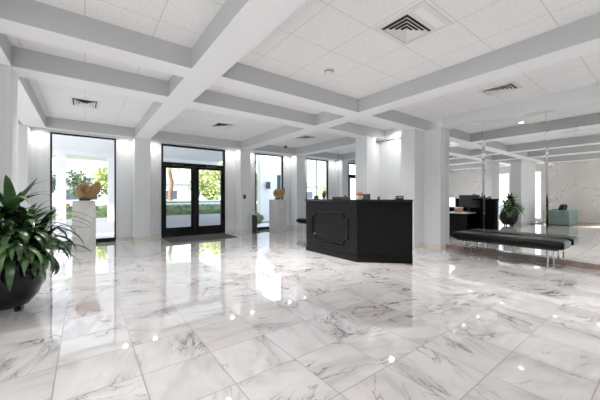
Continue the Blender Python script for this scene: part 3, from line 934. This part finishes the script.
# ------------------------------------------------------------------ sofa corner that the mirrors show
sofa = thing('sofa', 'low teal sofa seen in the mirror beside the pale marble wall', 'sofa', (-3.12, 3.06, .0105))
obj('base', bx(-.77, .77, -.42, .42, .03, .30, .015), M['teal'], sofa)
obj('backrest', bx(-.77, .77, -.42, -.24, .30, .64, .03), M['teal'], sofa)
for s in (-1, 1):
    a, b_ = sorted((s*.77, s*.60))
    obj('armrest', bx(a, b_, -.24, .42, .30, .62, .03), M['teal'], sofa)
    obj('seat_cushion', bx(min(0, s*.595), max(0, s*.595), -.235, .41, .302, .45, .03), M['teal'], sofa)
for sx in (-1, 1):
    for sy in (-1, 1):
        obj('leg', bx(sx*.7-.025, sx*.7+.025, sy*.36-.025, sy*.36+.025, 0, .03), M['blk'], sofa)
def pillow(x, y, z, rz, label):
    bm = bmesh.new(); n = 8; g = {}
    for f in (1, -1):
        for i in range(n+1):
            for j in range(n+1):
                u, v = i/n*2-1, j/n*2-1
                h = .075*((1-u**4)*(1-v**4))**.6
                g[f, i, j] = bm.verts.new((u*.21*(1-.06*v*v), f*h, v*.21*(1-.06*u*u))) if (f > 0 or h > 1e-6) else g[1, i, j]
    for f in (1, -1):
        for i in range(n):
            for j in range(n):
                q = [g[f, i, j], g[f, i+1, j], g[f, i+1, j+1], g[f, i, j+1]]
                try: bm.faces.new(q)
                except ValueError: pass
    o = obj('throw_pillow', bm, M['pillow'], None, True, (x, y, z)); o.rotation_euler = (.25, 0, rz)
    return tag(o, label, 'cushion', 'black throw pillows on the sofa')
pillow(-2.90, 2.98, .67, .15, 'black throw pillow leaning on the sofa back, nearest the column')
pillow(-3.40, 2.98, .67, -.2, 'black throw pillow leaning on the sofa back, nearest the marble wall')
tag(obj('area_rug', bx(-5.1, -2.2, 1.2, 3.9, 0, .010), M['rug']), 'brown striped area rug under the teal sofa', 'rug')

# ------------------------------------------------------------------ outside
struct('driveway', bx(-40, 60, YW+.16, 60, -.14, -.03), M['pave'])
struct('entrance_walk', bx(-8, 14, YW+.16, 11.4, -.03, -.022), M['walk'])
struct('lawn', bx(-40, 60, 20.0, 26.0, -.03, -.02), M['grass'])
struct('far_street', bx(-60, 90, 60, 140, -.15, -.05), M['walk'])
# entrance canopy
cp = thing('entrance_canopy', 'white flat canopy over the drive outside the windows', 'canopy', (1.5, 12, 0))
obj('roof', bx(-4.7, 5.0, -2.80, 8.6, 3.3, 3.7), M['stucco'], cp)
obj('roof_rib', bx(-4.7, 5.0, -.6, -.2, 3.12, 3.3), M['stucco'], cp)
obj('roof_rib', bx(-4.7, 5.0, 4.8, 5.4, 3.12, 3.3), M['stucco'], cp)
for x in (-2.37, -.42):
    obj('post', bx(x-.17, x+.17, 4.9, 5.24, -.03, 3.12), M['stucco'], cp)

def leaf_cloud(bm, c, r, n, size, rn, sq=(1, 1, 1)):
    for _ in range(n):
        while True:
            v = Vector((rn.uniform(-1, 1), rn.uniform(-1, 1), rn.uniform(-1, 1)))
            if .3 < v.length < 1: break
        p = Vector(c)+Vector((v.x*r*sq[0], v.y*r*sq[1], v.z*r*sq[2]))
        a = Vector((rn.gauss(0, 1), rn.gauss(0, 1), rn.gauss(0, 1))).normalized()
        b_ = a.cross(Vector((rn.gauss(0, 1), rn.gauss(0, 1), rn.gauss(0, 1)))).normalized()
        s = size*rn.uniform(.6, 1.3)
        q = [bm.verts.new(p+a*s), bm.verts.new(p+b_*s*.55), bm.verts.new(p-a*s), bm.verts.new(p-b_*s*.55)]
        bm.faces.new(q)
    return bm
rn = random.Random(11)
def hedge(x0, x1, y, h, label):
    bm = bmesh.new()
    nx = max(2, int((x1-x0)/.12))
    # lumpy clipped body
    pts = {}
    for i in range(nx+1):
        for j, (dy, z) in enumerate(((-.32, -.02), (-.38, h*.5), (-.30, h), (0, h*1.05), (.30, h), (.36, h*.5), (.3, -.02))):
            x = x0+(x1-x0)*i/nx
            k = noise.noise(Vector((x*2.1, j*3.7, y)))*.07
            pts[i, j] = bm.verts.new((x, y+dy*(1+k), z+k if j not in (0, 6) else z))
    for i in range(nx):
        for j in range(6): bm.faces.new((pts[i, j], pts[i+1, j], pts[i+1, j+1], pts[i, j+1]))
    bm.faces.new([pts[0, j] for j in range(7)]); bm.faces.new([pts[nx, j] for j in range(6, -1, -1)])
    for _ in range(int(260*(x1-x0))):
        x = rn.uniform(x0, x1); t_ = rn.uniform(0, 1)
        if t_ < .6: p = Vector((x, y-.37+rn.uniform(-.03, .05), rn.uniform(0, h)))
        else: p = Vector((x, y+rn.uniform(-.34, .3), h*1.04+rn.uniform(-.04, .05)))
        a = Vector((rn.gauss(0, 1), rn.gauss(0, 1), rn.gauss(0, 1))).normalized(); b_ = a.orthogonal().normalized(); s = rn.uniform(.03, .06)
        bm.faces.new([bm.verts.new(p+a*s), bm.verts.new(p+b_*s*.6), bm.verts.new(p-a*s), bm.verts.new(p-b_*s*.6)])
    return tag(obj('hedge', bm, M['hedge']), label, 'hedge')
hedge(-5.0, 2.2, 20.6, .62, 'clipped green hedge across the drive from the leftmost window')
hedge(3.0, 11.2, 20.6, .60, 'clipped green hedge across the drive from the entrance doors')
hedge(12.2, 30.0, 20.6, .66, 'clipped green hedge beyond the far right window')

def tree(x, y, h, r, label, m='tree', n=1500, clear=.45, size=.13):
    t = thing('tree', label, 'tree', (x, y, -.03), 0, 'trees outside')
    bm = bmesh.new()
    add_tube(bm, [(0, 0, 0), (.05, .03, h*.3), (-.03, .05, h*clear), (.02, 0, h*.8)], [h*.035, h*.028, h*.022, h*.01], 9)
    for k in range(4):
        a = k*1.7
        add_tube(bm, [(0, .03, h*clear), (math.cos(a)*r*.3, math.sin(a)*r*.3, h*(clear+.15)), (math.cos(a)*r*.55, math.sin(a)*r*.55, h*(clear+.27))], [h*.016, h*.011, h*.006], 6)
    obj('trunk', bm, M['bark'], t, True)
    bm = bmesh.new()
    for k in range(8):
        a = k*2.4; q = r*(.25+.35*rn.random())
        leaf_cloud(bm, (math.cos(a)*q, math.sin(a)*q, h*(clear+.12)+(h*(1-clear)*.75)*rn.random()), r*.5, n//8, size, rn)
    obj('crown', bm, M[m], t)
def palm(x, y, h, label):
    t = thing('palm_tree', label, 'tree', (x, y, -.03), 0, 'trees outside')
    bm = bmesh.new()
    pts = [(.06*math.sin(k*.9), 0, h*k/14) for k in range(15)]
    add_tube(bm, pts, [.17*(1+.10*(k % 2))*(1-.02*k) for k in range(15)], 10)
    obj('trunk', bm, M['bark'], t, True)
    bm = bmesh.new()
    for k in range(22):
        az = k*2.4; el = 1.2-1.4*(k/22)
        pos = Vector((0, 0, h)); d_el = el
        for i in range(9):
            d = Vector((math.cos(az)*math.cos(d_el), math.sin(az)*math.cos(d_el), math.sin(d_el)))
            side = Vector((-math.sin(az), math.cos(az), 0)); nxt = pos+d*.17; w = .34*math.sin(PI*(i+1)/10.5)
            for s in (-1, 1):
                bm.faces.new([bm.verts.new(pos), bm.verts.new(pos+d*.09), bm.verts.new(pos+d*.16+side*s*w-Vector((0, 0, w*.35)))])
            pos = nxt; d_el -= .17
    obj('fronds', bm, M['tree'], t)
tree(8.6, 24.4, 3.9, 1.7, 'yellow green leafy tree behind the right door pane', 'treey', 2600, .22)
tree(10.2, 28, 4.6, 1.5, 'green tree between the doors and the white outside wall', 'tree', 1700, .25)
tree(1.45, 25.0, 3.0, 1.2, 'pale tree at the right side of the leftmost window view', 'treey', 1500, .4)
tree(-2.6, 28.0, 2.7, 1.5, 'dark tree at the left side of the leftmost window view', 'treed', 1300, .5)
tree(16.6, 24, 2.6, 1.4, 'small pale tree beyond the far right window', 'treey', 1500, .3)
tree(14.6, 25.6, 2.9, 1.3, 'green tree beyond the far right window, nearer the white wall', 'tree', 1400, .3)
tree(22.5, 24.0, 3.8, 1.8, 'green tree outside the distant second door', 'tree', 1500, .25)
tree(-.1, 27.5, 2.9, 1.3, 'dark tree standing straight behind the large shell, outside', 'treed', 1300, .35)
tree(7.9, 15.3, 2.7, .8, 'slim green tree left of the white outside wall', 'tree', 1300, .15, .09)
palm(5.25, 23.4, 3.6, 'palm with a brown trunk behind the left door pane')
palm(11.9, 22.5, 4.2, 'palm beside the white wall right of the doors')
def shrub(x, y, r, label, fl=False):
    t = thing('flowering_shrub' if fl else 'shrub', label, 'shrub', (x, y, -.03))
    obj('foliage', leaf_cloud(bmesh.new(), (0, 0, r*.75), r, 420, .07, rn, (1, 1, .75)), M['hedge'], t)
    bm = bmesh.new(); add_tube(bm, [(0, 0, 0), (0, 0, r*.8)], .03, 6); obj('stem', bm, M['bark'], t)
    if fl:
        bm = bmesh.new()
        for _ in range(46):
            a = rn.uniform(0, 2*PI); z = rn.uniform(.35, 1.0)
            r_ = bmesh.ops.create_icosphere(bm, subdivisions=1, radius=rn.uniform(.04, .065))
            q = r*math.sqrt(max(0, 1-(z-.5)**2))*1.0
            bmesh.ops.translate(bm, vec=(math.cos(a)*q, math.sin(a)*q, r*1.45*z), verts=r_['verts'])
        obj('blossoms', bm, M['flower'], t)
shrub(-.75, 21.6, .55, 'red flowering shrub left of the pedestal, outside the window', True)
shrub(.75, 21.7, .42, 'red flowering shrub right of the pedestal, outside the window', True)
shrub(6.8, 13.5, .55, 'round green shrub at the foot of the white outside wall')
shrub(6.05, 11.2, .32, 'low green shrub outside the window right of the doors')

# white wing of the building with a wall lamp and a dark doorway
wg = thing('building_wing', 'white stucco wing of the building outside the middle window', 'building', (8.2, 12.9, 0))
obj('wall', bx(-1.3, 1.3, -.5, -.2, -.03, 4.2), M['stucco'], wg)
obj('door', bx(-.33, .22, -.52, -.5, -.03, 2.3), M['dglass'], wg)
t = thing('wall_lantern', 'black wall lantern on the white wall outside', 'lamp', (7.27, 12.4, 1.75))
obj('bracket', bx(-.03, .03, -.06, 0, -.03, .03), M['blk'], t)
obj('lantern_body', bx(-.085, .085, -.22, -.06, -.17, .15, .012), M['blk'], t)
obj('lantern_cap', bx(-.10, .10, -.235, -.045, .15, .175, .005), M['blk'], t)

# houses across the street
def house(x, y, w, d, h, label, wall='stucco', wins=()):
    t = thing('house', label, 'house', (x, y, -.05), 0, 'houses across the street')
    obj('wall', bx(-w/2, w/2, 0, d, 0, h), M[wall], t)
    bm = bmesh.new()
    v = [bm.verts.new(p) for p in ((-w/2-.3, -.3, h), (w/2+.3, -.3, h), (w/2+.3, d+.3, h), (-w/2-.3, d+.3, h), (-w/2+.5, d/2, h+.7), (w/2-.5, d/2, h+.7))]
    for f in ((0, 1, 5, 4), (2, 3, 4, 5), (1, 2, 5), (3, 0, 4), (3, 2, 1, 0)): bm.faces.new([v[k] for k in f])
    obj('roof', bm, M['roof'], t)
    for (a, b_, z0, z1) in wins:
        f = obj('window', bx(a, b_, -.03, 0, z0, z1), M['white'], t)
        obj('pane', bx(a+.06, b_-.06, -.04, -.03, z0+.06, z1-.06), M['dglass'], f)
house(-3.2, 34, 9, 6, 2.5, 'white house with dark windows seen through the leftmost window', 'stucco', ((-1.5, .2, .9, 2.0), (1.4, 3.0, .9, 2.0), (3.4, 4.2, .9, 2.0)))
house(6.5, 33, 8, 6, 2.6, 'white house seen through the entrance doors', 'stucco', ((-2.6, -1.4, .9, 2.0), (.4, 1.6, .9, 2.0)))
house(22, 30, 12, 6, 2.6, 'white house seen through the far right window', 'stucco', ((-3, -1.2, .9, 2.0), (1, 2.8, .9, 2.0)))
tag(obj('brick_wall', bx(2.2, 3.3, 29.0, 29.3, -.03, 2.3), M['brick']), 'short brick wall far outside the entrance doors', 'wall')
tag(obj('garden_wall', bx(4.4, 13, 21.4, 21.6, -.03, .95), M['stucco']), 'low white garden wall behind the hedge outside the doors', 'wall')

# ------------------------------------------------------------------ world, sun, camera
w = bpy.data.worlds.new('World'); SC.world = w; w.use_nodes = True
nt = w.node_tree; bg = nt.nodes['Background']
tc = N(nt, 'ShaderNodeTexCoord'); sx = N(nt, 'ShaderNodeSeparateXYZ'); nt.links.new(tc.outputs['Generated'], sx.inputs[0])
nt.links.new(ramp(nt, sx.outputs[2], [(0.0, (.95, .97, 1, 1)), (.12, (.86, .94, 1, 1)), (.5, (.62, .80, 1, 1))]), bg.inputs['Color'])
bg.inputs['Strength'].default_value = 2.3
sd = bpy.data.lights.new('sun', 'SUN'); sd.energy = 14; sd.angle = math.radians(6); sd.color = (1, .97, .92)
so = bpy.data.objects.new('sun', sd); link(so); so.location = (-20, -7, 14)
so.rotation_euler = Vector((.80, .28, -.52)).to_track_quat('-Z', 'Y').to_euler()

cam = bpy.data.cameras.new('camera'); co = bpy.data.objects.new('camera', cam); link(co)
co.location = (0, 0, 1.175); co.rotation_euler = (PI/2, 0, math.radians(-37.0))
cam.sensor_width = 36; cam.lens = 285.5/600*36; cam.shift_y = -3/600; cam.clip_start = .05; cam.clip_end = 500
SC.camera = co

SC.view_settings.view_transform = 'Standard'; SC.view_settings.look = 'None'
SC.view_settings.exposure = .53; SC.view_settings.gamma = 1.15
cy = SC.cycles
cy.use_denoising = True; cy.max_bounces = 14; cy.diffuse_bounces = 6; cy.glossy_bounces = 6; cy.transparent_max_bounces = 12
cy.sample_clamp_indirect = 4; cy.blur_glossy = 1.0; cy.caustics_reflective = True; cy.caustics_refractive = False
